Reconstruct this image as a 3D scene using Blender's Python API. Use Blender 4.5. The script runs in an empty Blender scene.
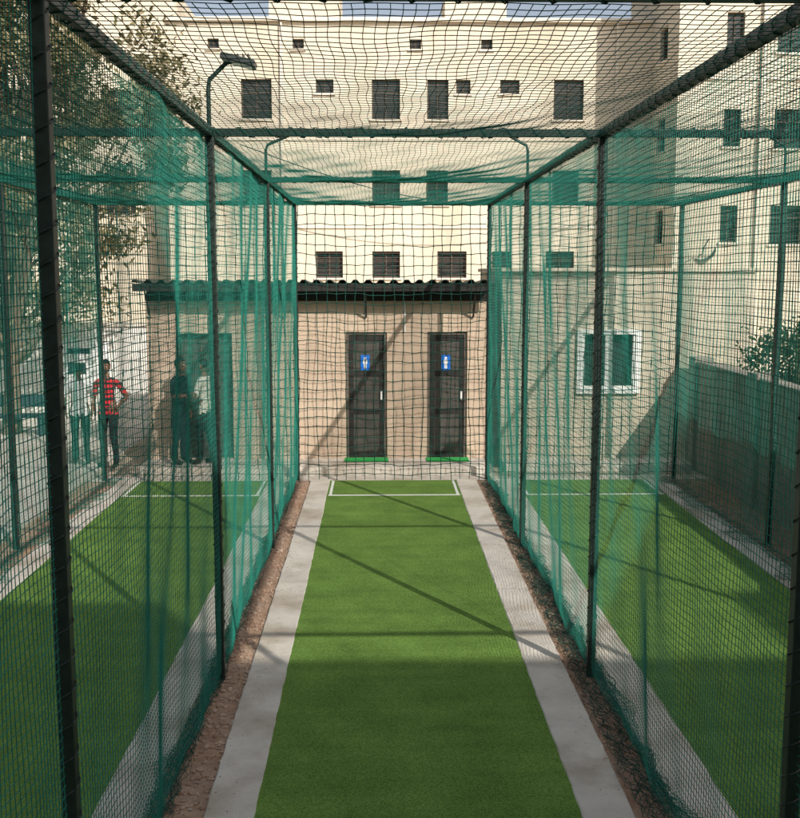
import bpy, bmesh, math, random
import numpy as np
from mathutils import Vector, Matrix
random.seed(7); rng=np.random.default_rng(7)
S=bpy.context.scene
COL=S.collection
M={}
# ---------------------------------------------------------------- materials
def newmat(name):
    m=bpy.data.materials.new(name); m.use_nodes=True
    nt=m.node_tree; b=nt.nodes['Principled BSDF']
    return m,nt,b
def mat(name,c1,c2=None,scale=3.0,rough=0.85,bump=0.0,bscale=None,c3=None,scale3=0.4,metal=0.0,detail=8,spec=0.3,f3=0.5,streak=0):
    m,nt,b=newmat(name)
    b.inputs['Roughness'].default_value=rough
    b.inputs['Metallic'].default_value=metal
    b.inputs['Specular IOR Level'].default_value=spec
    if c2 is None:
        b.inputs['Base Color'].default_value=(*c1,1)
        if bump==0: return m
    tc=nt.nodes.new('ShaderNodeTexCoord')
    if c2 is not None:
        n=nt.nodes.new('ShaderNodeTexNoise'); n.inputs['Scale'].default_value=scale; n.inputs['Detail'].default_value=detail
        n.inputs['Roughness'].default_value=0.65
        nt.links.new(tc.outputs['Object'],n.inputs['Vector'])
        r=nt.nodes.new('ShaderNodeValToRGB'); r.color_ramp.elements[0].position=0.35; r.color_ramp.elements[1].position=0.65
        r.color_ramp.elements[0].color=(*c1,1); r.color_ramp.elements[1].color=(*c2,1)
        nt.links.new(n.outputs['Fac'],r.inputs['Fac'])
        out=r.outputs['Color']
        if c3 is not None:
            n3=nt.nodes.new('ShaderNodeTexNoise'); n3.inputs['Scale'].default_value=scale3; n3.inputs['Detail'].default_value=7; n3.inputs['Roughness'].default_value=.6
            if streak:
                mp=nt.nodes.new('ShaderNodeMapping'); mp.inputs['Scale'].default_value=(1,1,streak); nt.links.new(tc.outputs['Object'],mp.inputs['Vector']); nt.links.new(mp.outputs['Vector'],n3.inputs['Vector'])
            else: nt.links.new(tc.outputs['Object'],n3.inputs['Vector'])
            r3=nt.nodes.new('ShaderNodeValToRGB'); r3.color_ramp.elements[0].position=0.48; r3.color_ramp.elements[1].position=0.68
            r3.color_ramp.elements[0].color=(0,0,0,1); r3.color_ramp.elements[1].color=(f3,f3,f3,1)
            nt.links.new(n3.outputs['Fac'],r3.inputs['Fac'])
            mx=nt.nodes.new('ShaderNodeMixRGB'); mx.inputs['Color2'].default_value=(*c3,1)
            nt.links.new(r3.outputs['Color'],mx.inputs['Fac']); nt.links.new(out,mx.inputs['Color1'])
            out=mx.outputs['Color']
        nt.links.new(out,b.inputs['Base Color'])
    if bump>0:
        nb=nt.nodes.new('ShaderNodeTexNoise'); nb.inputs['Scale'].default_value=bscale or scale*4; nb.inputs['Detail'].default_value=6
        nt.links.new(tc.outputs['Object'],nb.inputs['Vector'])
        bp=nt.nodes.new('ShaderNodeBump'); bp.inputs['Strength'].default_value=bump; bp.inputs['Distance'].default_value=0.02
        nt.links.new(nb.outputs['Fac'],bp.inputs['Height']); nt.links.new(bp.outputs['Normal'],b.inputs['Normal'])
    return m

M['dirt']=mat('dirt',(.33,.20,.13),(.52,.35,.24),6,.95,.8,40,(.42,.35,.28),1.5)
M['ground']=mat('dusty_ground',(.38,.31,.24),(.50,.42,.33),2,.95,.5,30,(.28,.22,.16),.5)
M['concrete']=mat('concrete',(.60,.55,.48),(.73,.68,.60),2.5,.9,.4,45,(.40,.33,.25),1.3,f3=.85)
M['paving']=mat('paving_concrete',(.56,.51,.45),(.68,.63,.56),3,.9,.2,40,(.42,.36,.29),.8)
M['whitepaint']=mat('white_line_paint',(.70,.74,.68),(.82,.82,.80),18,.7)
M['frame']=mat('black_green_steel',(.006,.017,.014),(.018,.036,.030),14,.45,.1,60,spec=.5)
M['net']=mat('green_net_cord',(.008,.125,.092),(.016,.205,.155),5,.75)
M['netdark']=mat('dark_net_cord',(.005,.045,.034),(.012,.080,.062),5,.75)
M['rope']=mat('rope',(.010,.05,.040),(.02,.10,.08),30,.8)
M['plaster']=mat('tan_plaster',(.55,.42,.32),(.66,.52,.40),1.5,.92,.3,25,(.40,.30,.22),.9,streak=.35,f3=.65)
M['plaster2']=mat('beige_plaster',(.53,.46,.36),(.63,.56,.45),1.2,.92,.3,25,(.40,.33,.25),.7,streak=.35,f3=.6)
M['greywall']=mat('cement_wall',(.28,.24,.21),(.40,.35,.31),2,.95,.4,25,(.18,.15,.13),.9,streak=.35)
M['cream']=mat('cream_wall_paint',(.66,.585,.46),(.72,.65,.53),.9,.9,.15,20,(.50,.43,.33),.55,f3=.7,streak=.25)
M['cream2']=mat('cream_trim_paint',(.68,.62,.52),(.75,.69,.59),2,.9)
M['whitewall']=mat('whitewashed_wall',(.66,.64,.60),(.76,.74,.70),2,.9,.1,25,(.48,.44,.38),.8)
M['glass']=mat('dark_window_glass',(.010,.011,.012),(.045,.048,.048),1.3,.15,spec=.6)
M['winframe']=mat('window_frame',(.10,.08,.065))
M['whiteframe']=mat('white_window_frame',(.80,.80,.78),rough=.5)
M['door']=mat('door_panel',(.06,.06,.055),(.10,.092,.08),6,.5)
M['doorframe']=mat('door_frame',(.14,.12,.10),rough=.6)
M['roof']=mat('corrugated_roof',(.035,.045,.042),(.06,.075,.07),3,.6)
M['darksteel']=mat('roof_steel',(.02,.02,.02),(.035,.034,.03),8,.7)
M['blue']=mat('blue_sign',(.02,.16,.60),rough=.4)
M['white']=mat('white_print',(.8,.8,.8),rough=.5)
M['mat']=mat('green_doormat',(.03,.36,.08),(.05,.46,.11),60,.95)
M['lamp']=mat('lamp_housing',(.05,.06,.06),rough=.4)
M['lampglass']=mat('lamp_glass',(.55,.58,.58),rough=.2)
M['bark']=mat('bark',(.12,.085,.06),(.22,.16,.11),10,.95,.6,30)
M['skin']=mat('skin',(.20,.10,.06),(.24,.125,.08),20,.55)
M['hair']=mat('hair',(.008,.007,.006),rough=.6)
M['sh_white']=mat('white_shirt',(.70,.70,.70),(.80,.80,.80),12,.9,.4,14)
M['sh_cream']=mat('cream_shirt',(.60,.57,.50),(.72,.68,.60),12,.9,.4,14)
M['sh_dark']=mat('dark_shirt',(.012,.03,.035),(.03,.05,.055),12,.9,.4,14)
M['trs']=mat('black_trousers',(.010,.011,.014),(.022,.023,.028),12,.9,.4,14)
M['jeans']=mat('dark_jeans',(.02,.028,.045),(.04,.05,.075),12,.9,.4,14)
M['shoe']=mat('shoe',(.03,.025,.02),rough=.5)
M['eye']=mat('eye_white',(.7,.7,.68),rough=.3)
M['lip']=mat('lip',(.16,.06,.05),rough=.5)
m,nt,b=newmat('striped_shirt'); tc=nt.nodes.new('ShaderNodeTexCoord'); w=nt.nodes.new('ShaderNodeTexWave'); w.bands_direction='Z'; w.inputs['Scale'].default_value=3.6
w.inputs['Distortion'].default_value=.6
r=nt.nodes.new('ShaderNodeValToRGB'); r.color_ramp.interpolation='CONSTANT'
r.color_ramp.elements[0].color=(.03,.02,.025,1); r.color_ramp.elements[1].color=(.62,.03,.04,1); r.color_ramp.elements[1].position=.33
nt.links.new(tc.outputs['Object'],w.inputs['Vector']); nt.links.new(w.outputs['Fac'],r.inputs['Fac']); nt.links.new(r.outputs['Color'],b.inputs['Base Color']); b.inputs['Roughness'].default_value=.9
M['sh_red']=m
def turfmat():
    m,nt,b=newmat('artificial_turf'); tc=nt.nodes.new('ShaderNodeTexCoord')
    def noise(sc,det=4,vec=None):
        n=nt.nodes.new('ShaderNodeTexNoise'); n.inputs['Scale'].default_value=sc; n.inputs['Detail'].default_value=det
        nt.links.new(vec or tc.outputs['Object'],n.inputs['Vector']); return n.outputs['Fac']
    def ramp(f,a,b_,p0=.35,p1=.65):
        r=nt.nodes.new('ShaderNodeValToRGB'); r.color_ramp.elements[0].color=(*a,1); r.color_ramp.elements[1].color=(*b_,1)
        r.color_ramp.elements[0].position=p0; r.color_ramp.elements[1].position=p1; nt.links.new(f,r.inputs['Fac']); return r.outputs['Color']
    fine=ramp(noise(90,4),(.070,.150,.026),(.225,.375,.085),.3,.7)
    big=ramp(noise(2.2,8),(.80,.82,.80),(1.14,1.12,1.08),.3,.7)
    mp=nt.nodes.new('ShaderNodeMapping'); mp.inputs['Scale'].default_value=(.5,5,1); nt.links.new(tc.outputs['Object'],mp.inputs['Vector'])
    st=ramp(noise(1,3,mp.outputs['Vector']),(.92,.92,.91),(1.07,1.07,1.06),.35,.65)
    x=nt.nodes.new('ShaderNodeMixRGB'); x.blend_type='MULTIPLY'; x.inputs['Fac'].default_value=1; nt.links.new(fine,x.inputs['Color1']); nt.links.new(big,x.inputs['Color2'])
    y=nt.nodes.new('ShaderNodeMixRGB'); y.blend_type='MULTIPLY'; y.inputs['Fac'].default_value=1; nt.links.new(x.outputs['Color'],y.inputs['Color1']); nt.links.new(st,y.inputs['Color2'])
    nt.links.new(y.outputs['Color'],b.inputs['Base Color']); b.inputs['Roughness'].default_value=.95; b.inputs['Specular IOR Level'].default_value=.15
    bp=nt.nodes.new('ShaderNodeBump'); bp.inputs['Strength'].default_value=.7; bp.inputs['Distance'].default_value=.012
    nt.links.new(noise(120,3),bp.inputs['Height']); nt.links.new(bp.outputs['Normal'],b.inputs['Normal'])
    return m
M['turf']=turfmat()
def leafmat(name,c1,c2,c3):
    m,nt,b=newmat(name); g=nt.nodes.new('ShaderNodeNewGeometry'); r=nt.nodes.new('ShaderNodeValToRGB')
    r.color_ramp.elements[0].color=(*c1,1); r.color_ramp.elements[1].color=(*c3,1); e=r.color_ramp.elements.new(.55); e.color=(*c2,1)
    nt.links.new(g.outputs['Random Per Island'],r.inputs['Fac']); nt.links.new(r.outputs['Color'],b.inputs['Base Color']); b.inputs['Roughness'].default_value=.7
    tr=nt.nodes.new('ShaderNodeBsdfTranslucent'); nt.links.new(r.outputs['Color'],tr.inputs['Color'])
    mx=nt.nodes.new('ShaderNodeMixShader'); mx.inputs['Fac'].default_value=.35
    nt.links.new(b.outputs['BSDF'],mx.inputs[1]); nt.links.new(tr.outputs['BSDF'],mx.inputs[2])
    nt.links.new(mx.outputs['Shader'],nt.nodes['Material Output'].inputs['Surface'])
    return m
M['leaf']=leafmat('tree_leaves',(.10,.10,.04),(.24,.21,.10),(.48,.40,.25))
M['leaf2']=leafmat('bush_leaves',(.03,.05,.02),(.06,.09,.035),(.11,.14,.05))

# ---------------------------------------------------------------- mesh helpers
def obj(name,verts,faces,mt,smooth=False,parent=None):
    me=bpy.data.meshes.new(name); me.from_pydata(verts,[],faces); me.update()
    me.materials.append(mt)
    if smooth: me.polygons.foreach_set('use_smooth',[True]*len(me.polygons))
    o=bpy.data.objects.new(name,me); COL.objects.link(o)
    if parent: o.parent=parent
    return o
def empty(name,loc=(0,0,0)):
    e=bpy.data.objects.new(name,None); COL.objects.link(e); e.empty_display_size=.3; e.location=loc; return e
BF=[(0,3,2,1),(4,5,6,7),(0,1,5,4),(1,2,6,5),(2,3,7,6),(3,0,4,7)]
def boxes(name,bl,mt,parent=None,bevel=0):
    V=[];F=[]
    for (x0,x1,y0,y1,z0,z1) in bl:
        n=len(V); V+=[(x0,y0,z0),(x1,y0,z0),(x1,y1,z0),(x0,y1,z0),(x0,y0,z1),(x1,y0,z1),(x1,y1,z1),(x0,y1,z1)]
        F+=[tuple(n+i for i in f) for f in BF]
    o=obj(name,V,F,mt,parent=parent)
    if bevel:
        md=o.modifiers.new('b','BEVEL'); md.width=bevel; md.segments=2
    return o
def tubes(name,polys,r,mt,sides=3,parent=None,smooth=False):
    Vs=[];Fs=[];n0=0
    for P in polys:
        P=np.asarray(P,float); n=len(P)
        T=np.gradient(P,axis=0); T/= (np.linalg.norm(T,axis=1,keepdims=True)+1e-9)
        ref=np.array([0,0,1.]) if abs(T[0][2])<.8 else np.array([0,1.,0]) if abs(T[0][1])<.8 else np.array([1.,0,0])
        A=np.cross(T,ref); A/= (np.linalg.norm(A,axis=1,keepdims=True)+1e-9); B=np.cross(T,A)
        ring=[P+ (A*math.cos(2*math.pi*k/sides)+B*math.sin(2*math.pi*k/sides))*r for k in range(sides)]
        Vs.append(np.stack(ring,1).reshape(-1,3))
        i=np.arange(n-1)[:,None]*sides+n0; k=np.arange(sides)[None]; k2=(k+1)%sides
        Fs.append(np.stack([i+k,i+k2,i+sides+k2,i+sides+k],2).reshape(-1,4)); n0+=n*sides
    V=np.concatenate(Vs);F=np.concatenate(Fs)
    return obj(name,V.tolist(),F.tolist(),mt,smooth=smooth,parent=parent)

# ---------------------------------------------------------------- ground
def sheet(name,x0,x1,y0,y1,z,mt,parent=None):
    return obj(name,[(x0,y0,z),(x1,y0,z),(x1,y1,z),(x0,y1,z)],[(0,1,2,3)],mt,parent=parent)
sheet('ground',-400,400,-400,400,0,M['ground'])
sheet('dirt_strip',-1.45,-1.02,-3,16.9,.004,M['dirt'])
sheet('dirt_strip',1.5,1.86,-3,16.9,.004,M['dirt'])
sheet('dirt_strip',4.55,5.3,-3,16.9,.004,M['dirt'])
sheet('dirt_strip',-4.6,-4.0,-3,16.9,.004,M['dirt'])
boxes('pavement',[(-30,-4.62,-10,23.9,-.1,.06)],M['paving'],bevel=.015)
sheet('concrete_apron',-4.6,5.3,16.72,17.1,.012,M['concrete'])

def wob_slab(x0,x1,y0,y1,z,name):
    n=200; V=[];F=[]
    for i in range(n+1):
        y=y0+(y1-y0)*i/n
        a=.002*math.sin(y*2.1+x0*5)+random.uniform(-.004,.004)
        b_=.002*math.sin(y*1.7+x1*5)+random.uniform(-.004,.004)
        dip=-.006 if i%20==0 else 0
        V+=[(x0+a,y,-.05),(x0+a,y,z-.008),(x0+a+.008,y,z+dip),(x1+b_-.008,y,z+dip),(x1+b_,y,z-.008),(x1+b_,y,-.05)]
    for i in range(n):
        for k in range(5):
            q=i*6+k; F.append((q,q+6,q+7,q+1))
    F.append((0,1,2,3,4,5)); q=n*6; F.append((q+5,q+4,q+3,q+2,q+1,q))
    return obj(name,V,F,M['concrete'])
def pitch(gx0,gx1,lx,rx):
    e=empty('cricket_pitch',((gx0+gx1)/2,0,0))
    P=[]
    P.append(boxes('turf',[(gx0-.006,gx1+.006,-3,16.66,-.05,.026)],M['turf']))
    P.append(wob_slab(lx,gx0,-3,16.75,.034,'left_slab'))
    P.append(wob_slab(gx1,rx,-3,16.75,.034,'right_slab'))
    ln=[(gx0+.02,gx1-.02,15.5,15.55,.024,.031),(gx0+.03,gx0+.07,15.553,16.6,.024,.031),(gx1-.07,gx1-.03,15.553,16.6,.024,.031)]
    P.append(boxes('crease_lines',ln,M['whitepaint']))
    for p in P:
        p.parent=e; p.matrix_parent_inverse=Matrix.Translation(-e.location)
pitch(-.76,1.23,-1.07,1.555)
pitch(-3.80,-1.74,-4.10,-1.41)
pitch(2.17,4.26,1.82,4.60)

ico=bmesh.new(); bmesh.ops.create_icosphere(ico,subdivisions=1,radius=1); IV=np.array([v.co[:] for v in ico.verts]); IF=np.array([[v.index for v in f.verts] for f in ico.faces]); ico.free()
def stones(name,n,xr,yr,z,smin,smax,mt):
    Vs=[];Fs=[]
    for i in range(n):
        s=smin+(smax-smin)*rng.random()**3
        a=rng.random()*6.28; R=np.array([[math.cos(a),-math.sin(a),0],[math.sin(a),math.cos(a),0],[0,0,1]])
        v=IV*(1+.35*(rng.random((len(IV),1))-.5))*s*np.array([1,.5+.5*rng.random(),.35+.4*rng.random()])
        v=v@R.T+np.array([rng.uniform(*xr),rng.uniform(*yr),z+s*.2]); Vs.append(v); Fs.append(IF+i*len(IV))
    return obj(name,np.concatenate(Vs).tolist(),np.concatenate(Fs).tolist(),mt)
M['stone']=mat('stones',(.30,.19,.13),(.54,.39,.29),8,.95,c3=(.55,.50,.45),scale3=9)
stones('gravel',3800,(-1.41,-1.06),(4,16.6),.006,.004,.028,M['stone'])
stones('gravel',2200,(1.55,1.83),(4,16.6),.006,.004,.024,M['stone'])
stones('gravel',700,(4.62,5.25),(7,16.6),.006,.005,.03,M['stone'])
stones('gravel',400,(-4.6,-4.1),(8,16.6),.006,.005,.03,M['stone'])
# crumbs of earth kicked onto slab edges
stones('gravel',500,(-1.09,-.90),(4.5,16.6),.034,.002,.008,M['stone'])
stones('gravel',400,(1.40,1.55),(4.5,16.6),.034,.002,.008,M['stone'])

# ---------------------------------------------------------------- cage
RX=[-4.34,-1.285,1.738,4.74]; RY=[.05,4.24,8.4,12.6,16.8]; ZT=4.36
cage=empty('cricket_net_cage')
h=.032
posts=[]
for x in RX:
    for y in RY: posts.append((x-h,x+h,y-h,y+h,-.05,ZT-.033))
boxes('posts',posts,M['frame'],cage,.005)
rails=[]
for x in RX: rails.append((x-h,x+h,RY[0]-h,RY[-1]+h,ZT-.032,ZT+.032))
boxes('side_rails',rails,M['frame'],cage,.005)
cr=[]
for y in RY:
    for a,b_ in zip(RX[:-1],RX[1:]): cr.append((a+h+.001,b_-h-.001,y-.028,y+.028,ZT-.03,ZT+.028))
boxes('cross_rails',cr,M['frame'],cage,.004)
hel=[]
for x in RX:
    t=np.arange(RY[0],RY[-1],.03); hel.append(np.stack([x+.044*np.cos(t*38+.8*np.sin(t*2.3)),t,ZT+.042*np.sin(t*38+.8*np.sin(t*2.3))],1))
for y in RY[1:]:
    t=np.arange(RX[0],RX[-1],.03); hel.append(np.stack([t,y+.042*np.cos(t*34+.9*np.sin(t*3)),ZT+.04*np.sin(t*34+.9*np.sin(t*3))],1))
tubes('rope_lacing',hel,.0045,M['rope'],4,cage)
ties=[]
for x in RX:
    for y in RY[1:]:
        t=np.arange(0.1,ZT-.05,.012); ph=random.random()*6; w=t*48+2.5*np.sin(t*1.7+ph)
        ties.append(np.stack([x+(.040)*np.cos(w),y+.040*np.sin(w),t],1))
tubes('post_ties',ties,.0038,M['frame'],4,cage)

def sn(a,b,s):
    return (np.sin(a*1.9+b*1.3+s)+.6*np.sin(a*4.3-b*2.1+s*2.7)+.35*np.sin(a*9.1+b*5.7+s*1.9))/1.6
def sidenet(X0,seed,inw,y0,c=.042):
    y1=RY[-1]
    def P(y,s):
        y,s=np.broadcast_arrays(np.asarray(y,float),np.asarray(s,float))
        hang=np.clip(s/4.3,0,1); bay=np.abs(np.sin(math.pi*(y-.05)/4.19))
        x=X0+ (.02+.03*bay*np.sin(math.pi*np.clip(hang,0,1)*.9))*sn(y*.9,s*.45,seed)
        yy=y+.014*hang*np.sin(y*7+seed+.5*s)*(.4+.6*bay)+.006*np.sin(y*17+s*3+seed)
        z=ZT-.03-s+ -.02*sn(y*2,s,seed+4)*hang
        over=np.clip(s-4.24,0,9)
        z=np.where(over>0,.035+.03*np.abs(sn(y*3.3,s*6,seed)),z)
        x=x+inw*over*(.9+.5*sn(y*1.7,0*s,seed+2))
        z=np.maximum(z,.03)
        return np.stack([x,yy,z],-1)
    L=[]
    ss=np.concatenate([np.arange(0,4.2,.21),np.arange(4.2,4.56,.05)])
    for y in np.arange(y0,y1,c): L.append(P(y,ss))
    ys=np.arange(y0,y1+.1,.14)
    for s in np.arange(.02,4.55,c): L.append(P(ys,s))
    return L
for i,x in enumerate(RX):
    tubes('side_net_%d'%i,sidenet(x,i*2.3+1,[1,-.45,.45,-1][i],[4.24,2.0,2.0,4.24][i]),.0022,M['net'],3,cage)
def roof(x0,x1,ya,yb,seed,cx=.052,cy=.085):
    def P(x,y):
        x,y=np.broadcast_arrays(np.asarray(x,float),np.asarray(y,float))
        sg=np.sin(math.pi*(x-x0)/(x1-x0))*np.sin(math.pi*np.clip((y-ya)/(yb-ya),0,1))
        z=ZT-.035-.08*sg+.014*sn(x*1.6,y*1.4,seed)*np.clip(sg*3,0,1)
        return np.stack([x+.008*np.sin(y*9+x*2),y+.012*sn(x*2.2,y,seed+1)+.010*np.sin(x*15+y*4),z],-1)
    L=[]
    ys=np.arange(ya,yb+.01,.1); xs=np.arange(x0,x1+.01,.08)
    for x in np.arange(x0,x1,cx): L.append(P(x,ys))
    for y in np.arange(ya,yb,cy): L.append(P(xs,y))
    return L
L1=[];L2=[]
for k in range(3):
    for j in range(1,4):
        if j==1: L1.extend(roof(RX[k]+.03,RX[k+1]-.03,RY[j]+.03,RY[j+1]-.03,k*1.7+j*.9,.050,.075))
        else: L2.extend(roof(RX[k]+.03,RX[k+1]-.03,RY[j]+.03,RY[j+1]-.03,k*1.7+j*.9,.046,.060))
tubes('roof_net_front',L1,.0023,M['netdark'],3,cage)
tubes('roof_net_back',L2,.0021,M['net'],3,cage)
def endnet(x0,x1,Y0,c,seed):
    def P(x,s):
        x,s=np.broadcast_arrays(np.asarray(x,float),np.asarray(s,float))
        return np.stack([x+.02*sn(x*3,s*2,seed),Y0+.05*sn(x,s,seed)+0*x,ZT-.03-s+.018*sn(x*2.5,s*3,seed+3)-.03*np.sin(math.pi*(x-x0)/(x1-x0))*(s>.3)],-1)
    L=[];ss=np.arange(0,4.36,.06);xs=np.arange(x0,x1+.01,.06)
    for x in np.arange(x0,x1+.01,c): L.append(P(x,ss))
    for s in np.arange(0,4.35,c): L.append(P(xs,s))
    K=[P(x,s) for x in np.arange(x0,x1+.01,c) for s in np.arange(0,4.35,c)]
    return L,K
Ls=[];Ks=[]
for k in range(3):
    l,kk=endnet(RX[k]+.03,RX[k+1]-.03,16.76,.15,k*2.); Ls+=l;Ks+=kk
tubes('end_net',Ls,.0058,M['netdark'],4,cage)
Ks=np.array(Ks).reshape(-1,3); V=(Ks[:,None,:]+IV[None]*.015).reshape(-1,3); F=(IF[None]+np.arange(len(Ks))[:,None,None]*len(IV)).reshape(-1,3)
obj('end_net_knots',V.tolist(),F.tolist(),M['netdark'],parent=cage)
SK=[]
for (xa,xb,sd_,na) in ((1.60,1.84,3,30),(-1.40,-1.26,5,18)):
    for k in range(na):
        y=np.arange(3.6+rng.random(),16.5,.055); ph=rng.random()*9; u=rng.random()
        x=xa+(xb-xa)*(u+.16*np.sin(y*(3+4*rng.random())+ph)+.10*np.sin(y*(13+9*rng.random())+ph*2))
        z=.012+.05*np.abs(np.sin(y*5+ph)*np.sin(y*1.3+sd_))+.02*np.abs(np.sin(y*21+ph*3))
        SK.append(np.stack([x,y,z],1))
    for k in range(300):
        y0=rng.uniform(3.7,16.4); t=np.linspace(0,1,7); ph=rng.random()*6
        SK.append(np.stack([xa+(xb-xa)*t,y0+.10*np.sin(t*4+ph),.012+.05*np.abs(np.sin(t*5+ph)*math.sin(y0*1.3+sd_))],1))
tubes('slack_net',SK,.0021,M['netdark'],3,cage)

# ---------------------------------------------------------------- floodlights
def flood(x,y,dx,zz=4.39):
    e=empty('floodlight',(x,y,zz))
    pts=[(0,0,0),(0,0,.30),(dx*.02,0,.36),(dx*.30,0,.48),(dx*.42,0,.50)]
    tubes('arm',[np.array(pts)],.017,M['frame'],8,e,True)
    def bx(n,cx,cy,cz,sx,sy,sz,mt,rot):
        o=boxes(n,[(-sx,sx,-sy,sy,-sz,sz)],mt,e,.006); o.location=(cx,cy,cz); o.rotation_euler=rot; return o
    r=(0,math.radians(14)*(1 if dx>0 else -1),0)
    bx('housing',dx*.52,0,.50,.13,.10,.022,M['lamp'],r)
    bx('lens',dx*.52,0,.474,.11,.085,.004,M['lampglass'],r)
    for k in range(5): bx('cooling_fin_%d'%k,dx*.52+(-.08+.04*k),0,.53,.004,.08,.012,M['lamp'],(0,0,0))
flood(RX[1],8.4,.45); flood(RX[1],12.6,1); flood(RX[2],12.6,-.8); flood(RX[3],12.6,-.7)

# ---------------------------------------------------------------- facade builder
def facade(name,fn,u0,u1,z0,z1,ops,mt,parent,depth=.18,grill=True,frame='winframe',sill=True):
    us=sorted(set([u0,u1]+[o[0] for o in ops]+[o[1] for o in ops])); zs=sorted(set([z0,z1]+[o[2] for o in ops]+[o[3] for o in ops]))
    V=[];F=[];idx={}
    def v(u,z,d):
        k=(round(u,4),round(z,4),round(d,4))
        if k not in idx: idx[k]=len(V); V.append(fn(u,z,d))
        return idx[k]
    for a,b_ in zip(us[:-1],us[1:]):
        for c,d in zip(zs[:-1],zs[1:]):
            mu=(a+b_)/2; mz=(c+d)/2
            if any(o[0]<mu<o[1] and o[2]<mz<o[3] for o in ops): continue
            F.append((v(a,c,0),v(b_,c,0),v(b_,d,0),v(a,d,0)))
    for (a,b_,c,d) in ops:
        for p,q in [((a,c),(b_,c)),((b_,c),(b_,d)),((b_,d),(a,d)),((a,d),(a,c))]:
            F.append((v(*p,0),v(*q,0),v(*q,depth),v(*p,depth)))
    obj(name+'_wall',V,F,mt,parent=parent)
    G=[];GF=[];B=[];SL=[];GR=[]
    def bx(L,a,b_,c,d,e,f): L.append((a,b_,c,d,e,f))
    for (a,b_,c,d) in ops:
        n=len(G); G+=[fn(a,c,depth-.002),fn(b_,c,depth-.002),fn(b_,d,depth-.002),fn(a,d,depth-.002)]; GF.append((n,n+1,n+2,n+3))
        t=.05
        bx(B,a,a+t,c,d,depth-.06,depth-.01); bx(B,b_-t,b_,c,d,depth-.06,depth-.01)
        bx(B,a+t,b_-t,c,c+t,depth-.058,depth-.012); bx(B,a+t,b_-t,d-t,d,depth-.058,depth-.012)
        m_=(a+b_)/2; bx(B,m_-.02,m_+.02,c+t,d-t,depth-.055,depth-.015)
        if b_-a>.7: 
            zz=c+(d-c)*.68; bx(B,a+t,b_-t,zz-.02,zz+.02,depth-.052,depth-.018)
        if grill:
            k=c+.12
            while k<d-.05: bx(GR,a+.002,b_-.002,k-.008,k+.008,.05,.064); k+=.13
        if sill: bx(SL,a-.06,b_+.06,c-.06,c-.001,-.06,.05)
    obj(name+'_glass',G,GF,M['glass'],parent=parent)
    def emit(n,L,mt):
        if not L: return
        V=[];F=[]
        for (a,b_,c,d,e,f) in L:
            k=len(V); V+=[fn(a,c,e),fn(b_,c,e),fn(b_,c,f),fn(a,c,f),fn(a,d,e),fn(b_,d,e),fn(b_,d,f),fn(a,d,f)]; F+=[tuple(k+i for i in q) for q in BF]
        obj(n,V,F,mt,parent=parent)
    emit(name+'_frames',B,M[frame]); emit(name+'_sills',SL,M['cream2']); emit(name+'_grilles',GR,M['winframe'])
ap=empty('apartment_building')
Y=34
ops=[(-4.2,-3.26,8.0,9.2),(-.17,.7,8.0,9.2),(1.54,2.2,8.0,9.2),(2.44,2.88,8.78,9.2),(3.8,4.4,8.78,9.2),(5.47,6.4,8.0,9.2),(-1.9,-1.35,8.78,9.2),
 (-.17,.7,5.4,6.45),(1.52,2.2,5.4,6.45),(5.47,6.3,5.4,6.45),(-4.2,-3.3,5.4,6.45),
 (-1.95,-1.1,3.12,3.95),(-.17,.7,3.12,3.95),(1.88,2.8,3.12,3.95),(5.3,6.2,3.12,3.95),(3.6,4.2,3.4,3.95),
 (-5.2,-4.85,10.1,10.4),(-2.6,-2.25,10.1,10.4),(1.0,1.35,10.1,10.4),(3.2,3.55,10.1,10.4),(-.17,.7,.6,1.7),(3,3.9,.6,1.7),(-4.2,-3.3,.6,1.7)]
facade('front',lambda u,z,d:(u,Y+d,z),-6.5,8.5,0,10.9,ops,M['cream'],ap)
boxes('body',[(-6.49,8.5,34.3,46,0,10.6)],M['cream'],ap)
tr=[(-6.5,8.48,33.95,33.997,7.35,7.43),(-6.5,8.48,33.95,33.997,4.66,4.74),(-6.55,8.48,33.85,34.28,10.901,11.02)]
boxes('string_courses',tr,M['cream2'],ap,.01)
boxes('downpipes',[(x-.04,x+.04,33.9,33.98,0,10.88) for x in (-2.95,7.4)],M['cream2'],ap)
boxes('roof_structures',[(-3.5,-1.2,36,38.5,10.6,12.6),(2.2,4.2,36,38,10.6,12.2)],M['cream'],ap)
facade('left_wing',lambda u,z,d:(u,36+d,z),-16,-6.52,0,12.4,[(-9,-8,8.0,9.2),(-9,-8,5.2,6.4),(-12,-11,8,9.2),(-12,-11,5.2,6.4),(-7.6,-7.1,8.6,9.1)],M['cream'],ap)
boxes('left_wing_body',[(-16,-6.52,36.3,46,0,12.39)],M['cream'],ap)
rw=empty('apartment_building')
WYF=31.0
side=[]
for zc in (4.65,7.35,10.0): side+= [(32.2,33.1,zc-.5,zc+.5)]
facade('side',lambda u,z,d:(8.5+d,u,z),WYF,37,0,13.5,side,M['cream'],rw)
fr=[]
for zc in (4.65,7.35,10.0): fr+=[(9.85,10.35,zc-.5,zc+.55),(11.3,12.2,zc-.55,zc+.55),(14,15,zc-.55,zc+.55)]
facade('front',lambda u,z,d:(u,WYF+d,z),8.5,22,0,13.5,fr,M['cream'],rw)
boxes('body',[(8.8,22,WYF+.3,37,0,13.3)],M['cream'],rw)
boxes('parapet',[(8.4,22,WYF-.1,37,13.5,13.7)],M['cream2'],rw)
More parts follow.
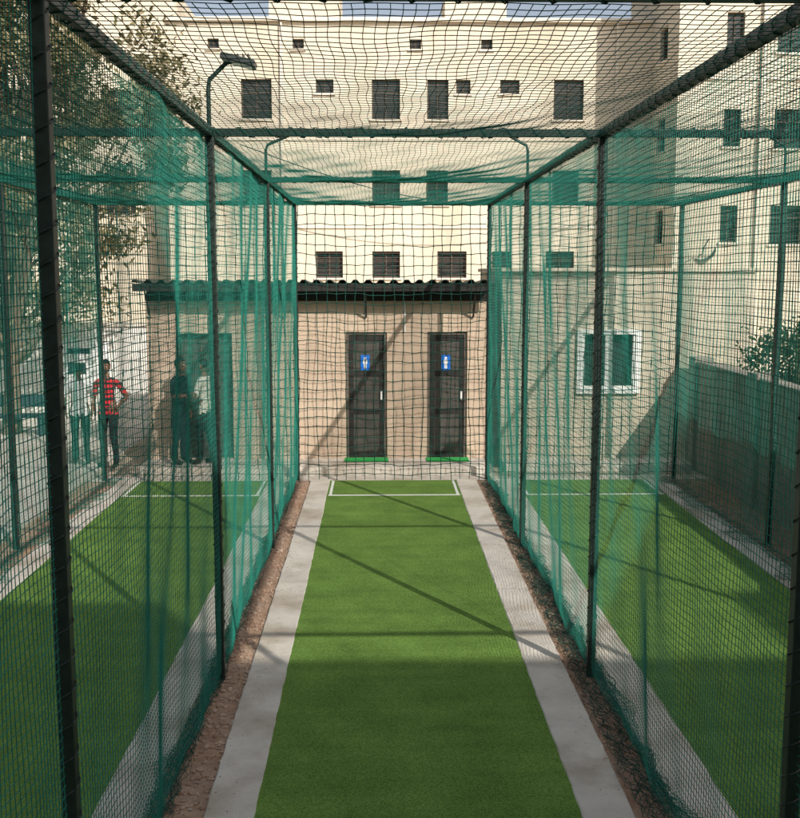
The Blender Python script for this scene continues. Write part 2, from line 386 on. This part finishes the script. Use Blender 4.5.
boxes('string_courses',[(8.5,22,WYF-.05,WYF-.003,6.0,6.08),(8.5,22,WYF-.05,WYF-.003,8.7,8.78)],M['cream2'],rw)
boxes('downpipes',[(x-.05,x+.05,WYF-.13,WYF-.03,0,13.4) for x in (10.9,13.1)],M['cream2'],rw)
dish=empty('satellite_dish',(9.3,WYF-.45,4.1))
bm=bmesh.new(); bmesh.ops.create_uvsphere(bm,u_segments=24,v_segments=16,radius=.5); bmesh.ops.delete(bm,geom=[v for v in bm.verts if v.co.z>-.28],context='VERTS')
me=bpy.data.meshes.new('reflector'); bm.to_mesh(me); bm.free(); me.materials.append(M['lamp']); o=bpy.data.objects.new('reflector',me); COL.objects.link(o); o.parent=dish; o.rotation_euler=(math.radians(60),0,math.radians(-20)); o.location=(0,.2,0)
tubes('bracket',[np.array([(0,.45,-.3),(0,.2,-.3),(0,0.1,-.1)]),np.array([(0,0.1,-.1),(0,-.35,.12)])],.02,M['frame'],6,dish)
bb=empty('apartment_building')
boxes('body',[(-14,7.3,-16,-6,0,13.8),(7.301,13.2,-16,-6,0,12.4),(13.201,30,-16,-6,0,14.0)],M['cream'],bb)
bw=[]
for zc in (2,5,8,11):
    for x in (-10,-6,-2,2,5.5,9,12): bw.append((x-.6,x+.6,-6.0,-5.93,zc-.6,zc+.6))
boxes('windows',bw,M['glass'],bb)

# ---------------------------------------------------------------- toilet block
tb=empty('toilet_block')
WY=18.0
D1=(-.545,.15,.152,2.3); D2=(.829,1.507,.152,2.3)
def wallsheet(name,fn,u0,u1,z0,z1,ops,mt,parent,depth=.12):
    us=sorted(set([u0,u1]+[o[0] for o in ops]+[o[1] for o in ops])); zs=sorted(set([z0,z1]+[o[2] for o in ops]+[o[3] for o in ops])); V=[];F=[]
    def q(*p): n=len(V); V.extend(p); F.append((n,n+1,n+2,n+3))
    for a,b_ in zip(us[:-1],us[1:]):
        for c,d in zip(zs[:-1],zs[1:]):
            mu=(a+b_)/2; mz=(c+d)/2
            if any(o[0]<mu<o[1] and o[2]<mz<o[3] for o in ops): continue
            q(fn(a,c,0),fn(b_,c,0),fn(b_,d,0),fn(a,d,0))
    for (a,b_,c,d) in ops:
        for p,r_ in [((a,c),(b_,c)),((b_,c),(b_,d)),((b_,d),(a,d)),((a,d),(a,c))]:
            q(fn(*p,0),fn(*r_,0),fn(*r_,depth),fn(*p,depth))
    return obj(name,V,F,mt,parent=parent)
OP=(-3.35,-2.45,.152,2.28)
wallsheet('front_wall',lambda u,z,d:(u,WY+d,z),-3.87,1.85,0,2.86,[D1,D2,OP],M['plaster'],tb)
boxes('side_and_rear_walls',[(-3.87,-3.75,18.12,21,0,3.0),(1.73,1.85,18.12,21,0,3.0),(-3.75,1.73,20.9,21,0,3.0),(-1.9,-1.8,18.14,20.9,0,3.0)],M['plaster2'],tb)
boxes('interior_floor',[(-3.75,1.73,18.13,20.9,.1,.15)],M['concrete'],tb)
boxes('plinth_step',[(-3.9,1.87,17.12,17.995,-.02,.15)],M['concrete'],tb,.012)
for nm,d in (('door_1',D1),('door_2',D2)):
    a,b_,c,e=d
    boxes(nm+'_frame',[(a,a+.05,WY+.03,WY+.1,c,e),(b_-.05,b_,WY+.03,WY+.1,c,e),(a+.05,b_-.05,WY+.032,WY+.098,e-.05,e)],M['doorframe'],tb)
    boxes(nm+'_leaf',[(a+.051,b_-.051,WY+.055,WY+.09,c+.01,e-.052)],M['door'],tb)
    t=WY+.047
    st=[(a+.055,a+.13,t,t+.007,c+.02,e-.06),(b_-.13,b_-.055,t,t+.007,c+.02,e-.06)]
    for z in (c+.02,c+.75,c+1.4,e-.15): st.append((a+.131,b_-.131,t+.001,t+.007,z,z+.09))
    boxes(nm+'_stiles',st,M['darksteel'],tb)
    boxes(nm+'_handle',[(b_-.11,b_-.08,t-.03,t-.001,c+1.0,c+1.14)],M['whiteframe'],tb)
    sx=(a+b_)/2-.02; sz=1.78
    boxes(nm+'_sign',[(sx-.075,sx+.075,t-.008,t-.001,sz-.13,sz+.13)],M['blue'],tb)
    boxes(nm+'_sign_figure',[(sx-.02,sx+.02,t-.012,t-.0085,sz+.055,sz+.095),(sx-.035,sx+.035,t-.012,t-.0085,sz-.02,sz+.045),(sx-.022,sx-.004,t-.012,t-.0085,sz-.1,sz-.021),(sx+.004,sx+.022,t-.012,t-.0085,sz-.1,sz-.021)],M['white'],tb)
    boxes('doormat',[(a-.02,b_+.02,17.62,17.96,.152,.170)],M['mat'],bevel=.004)
boxes('left_room_door',[(OP[0]+.02,OP[1]-.02,18.13,18.16,.16,2.27)],M['door'],tb)
n=420; V=[];F=[]; x0,x1=-4.0,1.95
for i in range(n+1):
    x=x0+(x1-x0)*i/n; z=.026*max(-.6,min(.6,math.sin(x*2*math.pi/.21)))/.6
    V+=[(x,17.52,3.155+z),(x,21.1,3.03+z)]
for i in range(n): F.append((2*i,2*i+2,2*i+3,2*i+1))
ro=obj('corrugated_roof',V,F,M['roof'],parent=tb); sd=ro.modifiers.new('s','SOLIDIFY'); sd.thickness=.008
boxes('eave_shade_strip',[(-3.98,1.93,17.545,17.60,2.99,3.115)],M['darksteel'],tb)  # dark strip added to deepen the shade band under the eave
boxes('wall_shade_strip',[(-3.86,1.84,17.985,18.1,2.82,3.05)],M['darksteel'],tb)  # eave shadow on the wall top, put in as a dark strip
br=[]
for x in (-3.8,-1.55,-.2,1.6):
    br.append(np.array([(x,17.97,2.55),(x,17.6,2.98)])); br.append(np.array([(x,17.97,2.98),(x,17.6,3.03)]))
tubes('eave_brackets',br,.016,M['darksteel'],6,tb)
boxes('dark_gap_fill',[(1.88,2.07,17.9,18.1,0,3.1)],M['darksteel'],tb)  # dark box standing in for the shaded gap between the two blocks
tubes('conduit',[np.array([(.45,17.985,2.3),(.45,17.985,2.8)])],.012,M['whiteframe'],6,tb)

# ---------------------------------------------------------------- plastered block with white window
pb=empty('plastered_outbuilding')
W=(3.47,4.39,1.32,2.25)
wallsheet('front_wall',lambda u,z,d:(u,18.15+d,z),2.1,6.4,0,3.3,[W],M['plaster2'],pb)
boxes('other_walls',[(2.1,2.25,18.28,22,0,3.3),(6.25,6.4,18.28,22,0,3.3),(2.25,6.25,21.9,22,0,3.3)],M['plaster2'],pb)
boxes('roof_slab',[(2.05,6.45,18.1,22.05,3.302,3.37)],M['plaster2'],pb,.01)
a,b_,c,e=W; y=18.08
boxes('window_surround',[(a-.08,a,y,y+.1,c-.08,e+.08),(b_,b_+.08,y,y+.1,c-.08,e+.08),(a,b_,y,y+.1,e,e+.08),(a,b_,y,y+.1,c-.08,c)],M['whiteframe'],pb)
m_=(a+b_)/2
boxes('window_sash',[(m_-.065,m_+.065,y+.03,y+.08,c,e),(a,a+.05,y+.03,y+.08,c,e),(b_-.05,b_,y+.03,y+.08,c,e),(a+.05,m_-.065,y+.032,y+.078,c+.001,c+.05),(m_+.065,b_-.05,y+.032,y+.078,c+.001,c+.05)],M['whiteframe'],pb)
boxes('window_glass',[(a,b_,18.26,18.265,c,e)],M['glass'],pb)
boxes('base_plinth',[(2.1,5.25,17.5,18.149,-.02,.12)],M['concrete'],pb,.01)

bwl=empty('boundary_wall')
boxes('wall',[(5.3,5.5,-3,17.9,0,1.78)],M['greywall'],bwl)
boxes('coping',[(5.27,5.53,-3,17.9,1.78,1.84)],M['greywall'],bwl,.012)
boxes('piers',[(5.24,5.56,y-.18,y+.18,0,1.9) for y in (2,5.2,8.4,11.6,14.8,17.7)],M['greywall'],bwl,.01)
lw=empty('compound_wall')
boxes('wall',[(-22,-4.2,24,24.2,0,2.1)],M['whitewall'],lw)
boxes('coping',[(-22,-4.2,23.95,24.25,2.1,2.18)],M['concrete'],lw)
boxes('piers',[(x-.15,x+.15,23.9,23.999,0,2.3) for x in (-19,-16,-13,-10,-7.2,-4.4)],M['whitewall'],lw)
ban=empty('wall_banner')
boxes('panel',[(-7.0,-6.0,23.86,23.88,.7,1.75)],M['white'],ban)
boxes('printing',[(-6.9,-6.4,23.852,23.857,1.5,1.62),(-6.9,-6.15,23.852,23.857,.8,.85),(-6.9,-6.5,23.852,23.857,1.05,1.3)],M['jeans'],ban)
boxes('bench',[(-7.9,-6.6,21.2,21.6,.42,.47),(-7.8,-7.7,21.25,21.55,.06,.42),(-6.8,-6.7,21.25,21.55,.06,.42),(-7.9,-6.6,21.58,21.62,.6,.85)],M['jeans'])

# ---------------------------------------------------------------- trees
def tree(name,loc,h,R,ncl,nleaf,leafm,ls,trunk_r=.16,base=.25,seed=1,clr=.55):
    rg=np.random.default_rng(seed); e=empty(name,loc)
    limbs=[]; cl=[]
    th=h*base
    tp=np.array([(0,0,-.1),(.05,.02,th*.5),(0.02,.1,th),(.1,.05,th+h*.2),(.0,.1,h*.75)]); rr=np.array([1.3,1,.85,.55,.2])*trunk_r
    limbs.append((tp,rr))
    for i in range(ncl):
        while True:
            p=rg.uniform(-1,1,3)
            if .25<np.linalg.norm(p)<1: break
        c=np.array([p[0]*R,p[1]*R,h*base+ (h*(1-base))*.5*(1+p[2]*.95)])
        cl.append(c)
        k=rg.integers(2,5); s=tp[k]*1.0; s=s+(tp[k-1]-s)*rg.random()*.5
        mid=(s+c)/2+rg.normal(0,.25,3); mid[2]-=.2
        if i%2==0: limbs.append((np.array([s,(s+mid)/2+rg.normal(0,.05,3),mid,(mid+c)/2+rg.normal(0,.1,3),c]),np.array([.4,.3,.22,.14,.05])*trunk_r))
    Vs=[];Fs=[];n0=0
    for P,r_ in limbs:
        P=np.asarray(P); T=np.gradient(P,axis=0); T/=np.linalg.norm(T,axis=1,keepdims=True)+1e-9
        A=np.cross(T,np.array([.3,1,.1])); A/=np.linalg.norm(A,axis=1,keepdims=True)+1e-9; B=np.cross(T,A)
        sd=7; ring=[P+(A*math.cos(6.2832*k/sd)+B*math.sin(6.2832*k/sd))*r_[:,None] for k in range(sd)]
        Vs.append(np.stack(ring,1).reshape(-1,3)); i=np.arange(len(P)-1)[:,None]*sd+n0; k=np.arange(sd)[None]; k2=(k+1)%sd
        Fs.append(np.stack([i+k,i+k2,i+sd+k2,i+sd+k],2).reshape(-1,4)); n0+=len(P)*sd
    obj('trunk_and_limbs',np.concatenate(Vs).tolist(),np.concatenate(Fs).tolist(),M['bark'],True,e)
    cen=np.repeat(np.array(cl),nleaf,0); N=len(cen)
    rs=np.repeat(rg.uniform(.5,1.3,ncl)*clr,nleaf)
    off=rg.normal(0,1,(N,3)); off[:,2]*=.6; C=cen+off*rs[:,None]*.6
    a=rg.normal(0,1,(N,3)); a/=np.linalg.norm(a,axis=1,keepdims=True); b=np.cross(a,rg.normal(0,1,(N,3))); b/=np.linalg.norm(b,axis=1,keepdims=True)
    sz=rg.uniform(.6,1.3,N)[:,None]*ls
    V=np.stack([C-a*sz,C-b*sz*.42,C+a*sz,C+b*sz*.42],1).reshape(-1,3); F=np.arange(N*4).reshape(-1,4)
    obj('foliage',V.tolist(),F.tolist(),leafm,parent=e)
    return e
tree('tree',(-7.4,21.5,0),11.8,3.5,170,230,M['leaf'],.08,seed=3,base=.16)
tree('tree',(-12.5,26,0),11,4,110,200,M['leaf'],.11,seed=5,base=.2)
tree('bush',(6.3,16.2,0),2.7,.7,26,240,M['leaf2'],.045,.05,seed=8,base=.3,clr=.35)
tree('bush',(6.6,13.6,0),2.5,.6,20,240,M['leaf2'],.045,.05,seed=9,base=.3,clr=.35)
tree('tree',(-19,34,0),10,5,90,200,M['leaf'],.15,seed=12,base=.2)

# ---------------------------------------------------------------- people
def person(loc,rot,H,shirt,trs,armL,armR,legs=((-.10,.03),(.10,-.03)),lean=0,headturn=0,sleeve=.6):
    """armL/armR: (elbow, wrist); local +Y is forward"""
    e=empty('person',loc)
    bm=bmesh.new(); sk=bm.verts.layers.skin.verify(); segs=[]
    def v(p,r,root=False):
        w=bm.verts.new(p); w[sk].radius=(r,r); w[sk].use_root=root; return w
    def ed(a,b_,m_): bm.edges.new((a,b_)); segs.append((a.co.copy(),b_.co.copy(),m_))
    pel=v((0,0,.93),.125,True); sp=v((0,.005+lean*.3,1.13),.118); ch=v((0,lean*.7,1.31),.135); ub=v((0,lean,1.42),.105); nb=v((0,lean+.005,1.49),.055); nk=v((0,lean+.015,1.58),.05)
    ed(pel,sp,0); ed(sp,ch,0); ed(ch,ub,0); ed(ub,nb,0); ed(nb,nk,1)
    hands=[]
    for sgn,(el,wr) in ((-1,armL),(1,armR)):
        s=v((sgn*.175,lean,1.405),.062); ed(ub,s,0)
        E=v(el,.043); m1=(Vector(s.co)*(1-sleeve)+Vector(el)*sleeve)
        md=v(m1,.054); ed(s,md,0); ed(md,E,1 if sleeve<.95 else 0)
        Wv=v(wr,.027); mdd=v((Vector(el)*.55+Vector(wr)*.45),.039); ed(E,mdd,1); ed(mdd,Wv,1)
        d=(Vector(wr)-Vector(el)).normalized(); pm=v(Vector(wr)+d*.05,.030); ed(Wv,pm,1); hands.append((Vector(wr),d,sgn))
    for sgn,(fx,fy) in ((-1,legs[0]),(1,legs[1])):
        hp=v((sgn*.09,0,.86),.092); ed(pel,hp,2)
        kn=v((sgn*.095+(fx-sgn*.1)*.5,fy*.5+.02,.49),.062); md=v(((hp.co+kn.co)/2),.082); ed(hp,md,2); ed(md,kn,2)
        cf=v((fx*.9+sgn*.005,fy*.8-.01,.30),.058); an=v((fx,fy-.02,.10),.046); ed(kn,cf,2); ed(cf,an,2)
        ft=v((fx+sgn*.01,fy+.06,.05),.042); to=v((fx+sgn*.02,fy+.15,.035),.034); hl=v((fx,fy-.05,.045),.034); ed(an,ft,3); ed(ft,to,3); ed(an,hl,3)
    me=bpy.data.meshes.new('tmp'); bm.to_mesh(me); bm.free(); o=bpy.data.objects.new('tmp',me); COL.objects.link(o)
    o.modifiers.new('s','SKIN').use_smooth_shade=True; sb=o.modifiers.new('ss','SUBSURF'); sb.levels=2; sb.render_levels=2
    bm=bmesh.new(); sk=bm.verts.layers.skin.verify()
    for wr,d,sgn in hands:
        up=Vector((0,1,0)) if abs(d.y)<.8 else Vector((0,0,1))
        fw=(up-d*up.dot(d)).normalized(); nrm=d.cross(fw)*sgn
        for k,(of,L) in enumerate(((-.028,.062),(-.010,.078),(.009,.083),(.027,.075))):
            pr=None; base=wr+d*.06+fw*of
            for t,(dist,curl) in enumerate(((0,0),(.45,.006),(.75,.018),(1,.036))):
                w=bm.verts.new(base+d*L*dist*(1-.1*t/3)-nrm*curl); w[sk].radius=(.0095-.0012*t,)*2; w[sk].use_root=(t==0)
                if pr: bm.edges.new((pr,w))
                pr=w
        pr=None
        for t,p in enumerate((wr+d*.03+fw*.018,wr+d*.055+fw*.045,wr+d*.09+fw*.055-nrm*.01)):
            w=bm.verts.new(p); w[sk].radius=(.012-.0015*t,)*2; w[sk].use_root=(t==0)
            if pr: bm.edges.new((pr,w))
            pr=w
    mh=bpy.data.meshes.new('tmph'); bm.to_mesh(mh); bm.free(); oh=bpy.data.objects.new('tmph',mh); COL.objects.link(oh)
    oh.modifiers.new('s','SKIN').use_smooth_shade=True; sb=oh.modifiers.new('ss','SUBSURF'); sb.levels=1; sb.render_levels=1
    dg=bpy.context.evaluated_depsgraph_get(); dg.update()
    mb=bpy.data.meshes.new_from_object(o.evaluated_get(dg)); mhh=bpy.data.meshes.new_from_object(oh.evaluated_get(dg))
    bpy.data.objects.remove(o); bpy.data.objects.remove(oh)
    for vt in mb.vertices:
        c=vt.co
        if abs(c.x)<.26 and .8<c.z<1.46:
            f=min(1,(c.z-.8)/.12,(1.46-c.z)/.06); inner=1 if abs(c.x)<.19 else max(0,(.26-abs(c.x))/.07)
            c.y=lean*.6+(c.y-lean*.6)*(1-.22*f*inner); c.x*=1+.14*f*inner
        if c.z<.0: c.z=0
    mats=[shirt,M['skin'],trs,M['shoe']]
    mb.materials.clear()
    for x in mats: mb.materials.append(x)
    S2=[(np.array(a),np.array(b_),m_) for a,b_,m_ in segs]
    n=len(mb.polygons); C=np.zeros(n*3); mb.polygons.foreach_get('center',C); C=C.reshape(-1,3)
    best=np.full(n,9e9); mi=np.zeros(n,int)
    for a,b_,m_ in S2:
        ab=b_-a; t=np.clip(((C-a)@ab)/(ab@ab),0,1); dd=np.linalg.norm(C-(a+t[:,None]*ab),axis=1); k=dd<best; best[k]=dd[k]; mi[k]=m_
    mi[(mi==0)&(C[:,2]<.89)&(np.abs(C[:,0])<.22)]=2
    mi[(mi==2)&(C[:,2]>.89)]=0
    mb.polygons.foreach_set('material_index',mi); mb.polygons.foreach_set('use_smooth',[True]*n)
    ob=bpy.data.objects.new('body',mb); COL.objects.link(ob); ob.parent=e
    mhh.materials.clear(); mhh.materials.append(M['skin']); oh=bpy.data.objects.new('hands',mhh); COL.objects.link(oh); oh.parent=e
    hc=Vector((0,lean+.035,1.665))
    bm=bmesh.new(); bmesh.ops.create_uvsphere(bm,u_segments=28,v_segments=20,radius=1)
    for w in bm.verts:
        x,y,z=w.co
        tx=.075*(1-.22*max(0,-z)**1.3); ty=.097*(1-.10*max(0,-z))
        X=x*tx; Yy=y*ty; Z=z*.118
        if z<-.3 and y>0: Yy+=.012*(-z)
        if y>.75 and abs(x)<.22 and -.35<z<.12: Yy+=.022*(1-abs(x)/.22)*(1-abs(z+.15)/.35 if abs(z+.15)<.35 else 0)
        if y>.6 and .0<z<.2 and .2<abs(x)<.55: Yy-=.006
        w.co=(X,Yy,Z)
    for f in bm.faces: f.smooth=True
    mhd=bpy.data.meshes.new('head'); bm.to_mesh(mhd); bm.free(); mhd.materials.append(M['skin'])
    hd=bpy.data.objects.new('head',mhd); COL.objects.link(hd); hd.parent=e; hd.location=hc; hd.rotation_euler=(0,0,headturn)
    def ell(n,c,s,mt,cut=None):
        bm=bmesh.new(); bmesh.ops.create_uvsphere(bm,u_segments=20,v_segments=14,radius=1)
        if cut: bmesh.ops.delete(bm,geom=[w for w in bm.verts if cut(w.co)],context='VERTS')
        for w in bm.verts:
            j=1+(.04*math.sin(w.co.x*9)*math.sin(w.co.y*8+w.co.z*11) if n=='hair' else 0)
            w.co=(w.co.x*s[0]*j+c[0],w.co.y*s[1]*j+c[1],w.co.z*s[2]*j+c[2])
        for f in bm.faces: f.smooth=True
        m2=bpy.data.meshes.new(n); bm.to_mesh(m2); bm.free(); m2.materials.append(mt); oo=bpy.data.objects.new(n,m2); COL.objects.link(oo); oo.parent=hd
    ell('hair',(0,-.006,.010),(.084,.103,.122),M['hair'],lambda p:(p.z<.32 and p.y>.30) or p.z<-.42 or (p.z<.05 and p.y>-.05))
    for s in(-1,1):
        ell('ear',(s*.076,-.005,-.008),(.010,.018,.030),M['skin']); ell('eye',(s*.030,.083,.010),(.013,.009,.007),M['eye']); ell('pupil',(s*.030,.0905,.010),(.005,.004,.005),M['hair']); ell('brow',(s*.030,.088,.030),(.018,.006,.004),M['hair'])
    ell('mouth',(0,.086,-.058),(.022,.008,.006),M['lip'])
    e.rotation_euler=(0,0,rot); k=H/1.78; e.scale=(k,k,k)
    return e
down=lambda s,f=.05:((s*.235,-.01,1.13),(s*.25,f,.885))
person((-5.02,17.95,.06),math.radians(15),1.72,M['sh_white'],M['trs'],((-.25,-.03,1.14),(-.24,.10,.92)),down(1),sleeve=.75)
person((-4.50,17.75,.06),math.radians(165),1.80,M['sh_red'],M['trs'],((-.33,-.05,1.17),(-.19,.09,1.02)),down(1,.08),legs=((-.14,.04),(.12,-.02)),sleeve=.8,headturn=.3)
person((-3.28,17.5,.15),math.radians(-110),1.76,M['sh_dark'],M['jeans'],down(-1),((.25,.08,1.16),(.18,.30,1.18)),sleeve=.9,lean=.02)
person((-2.84,17.5,.15),math.radians(70),1.74,M['sh_cream'],M['trs'],((-.24,.05,1.15),(-.14,.24,1.10)),down(1),legs=((-.11,.08),(.11,-.06)),sleeve=.9)

t=np.linspace(0,1,30); tubes('overhead_cable',[np.stack([-4+12*t,32+1*t,7.0-1.0*np.sin(math.pi*t)-1.2*t],1)],.015,M['frame'],5)

# ---------------------------------------------------------------- light, sky, camera
az=math.radians(150); el=math.radians(36)
sd=Vector((math.sin(az)*math.cos(el),math.cos(az)*math.cos(el),math.sin(el)))
L=bpy.data.lights.new('sun','SUN'); L.energy=4.6; L.angle=math.radians(.5); L.color=(1,.94,.85)
lo=bpy.data.objects.new('sun',L); COL.objects.link(lo); lo.rotation_euler=(-sd).to_track_quat('-Z','Y').to_euler()
W_=bpy.data.worlds.new('World'); S.world=W_; W_.use_nodes=True; nt=W_.node_tree
sk=nt.nodes.new('ShaderNodeTexSky'); sk.sky_type='NISHITA'; sk.sun_disc=False; sk.sun_elevation=el; sk.sun_rotation=az; sk.dust_density=4; sk.air_density=1.0
hs=nt.nodes.new('ShaderNodeHueSaturation'); hs.inputs['Saturation'].default_value=.6; hs.inputs['Value'].default_value=1.0
nt.links.new(sk.outputs['Color'],hs.inputs['Color']); nt.links.new(hs.outputs['Color'],nt.nodes['Background'].inputs['Color']); nt.nodes['Background'].inputs['Strength'].default_value=.145
cam=bpy.data.cameras.new('camera'); cam.sensor_fit='HORIZONTAL'; cam.sensor_width=36; cam.lens=48.1; cam.clip_end=1000; cam.clip_start=.05
co=bpy.data.objects.new('camera',cam); COL.objects.link(co); co.location=(0,0,3.3); co.rotation_euler=(math.radians(90-7.3),0,-math.radians(1.18))
S.camera=co
S.view_settings.view_transform='Standard'; S.view_settings.look='None'; S.view_settings.exposure=0
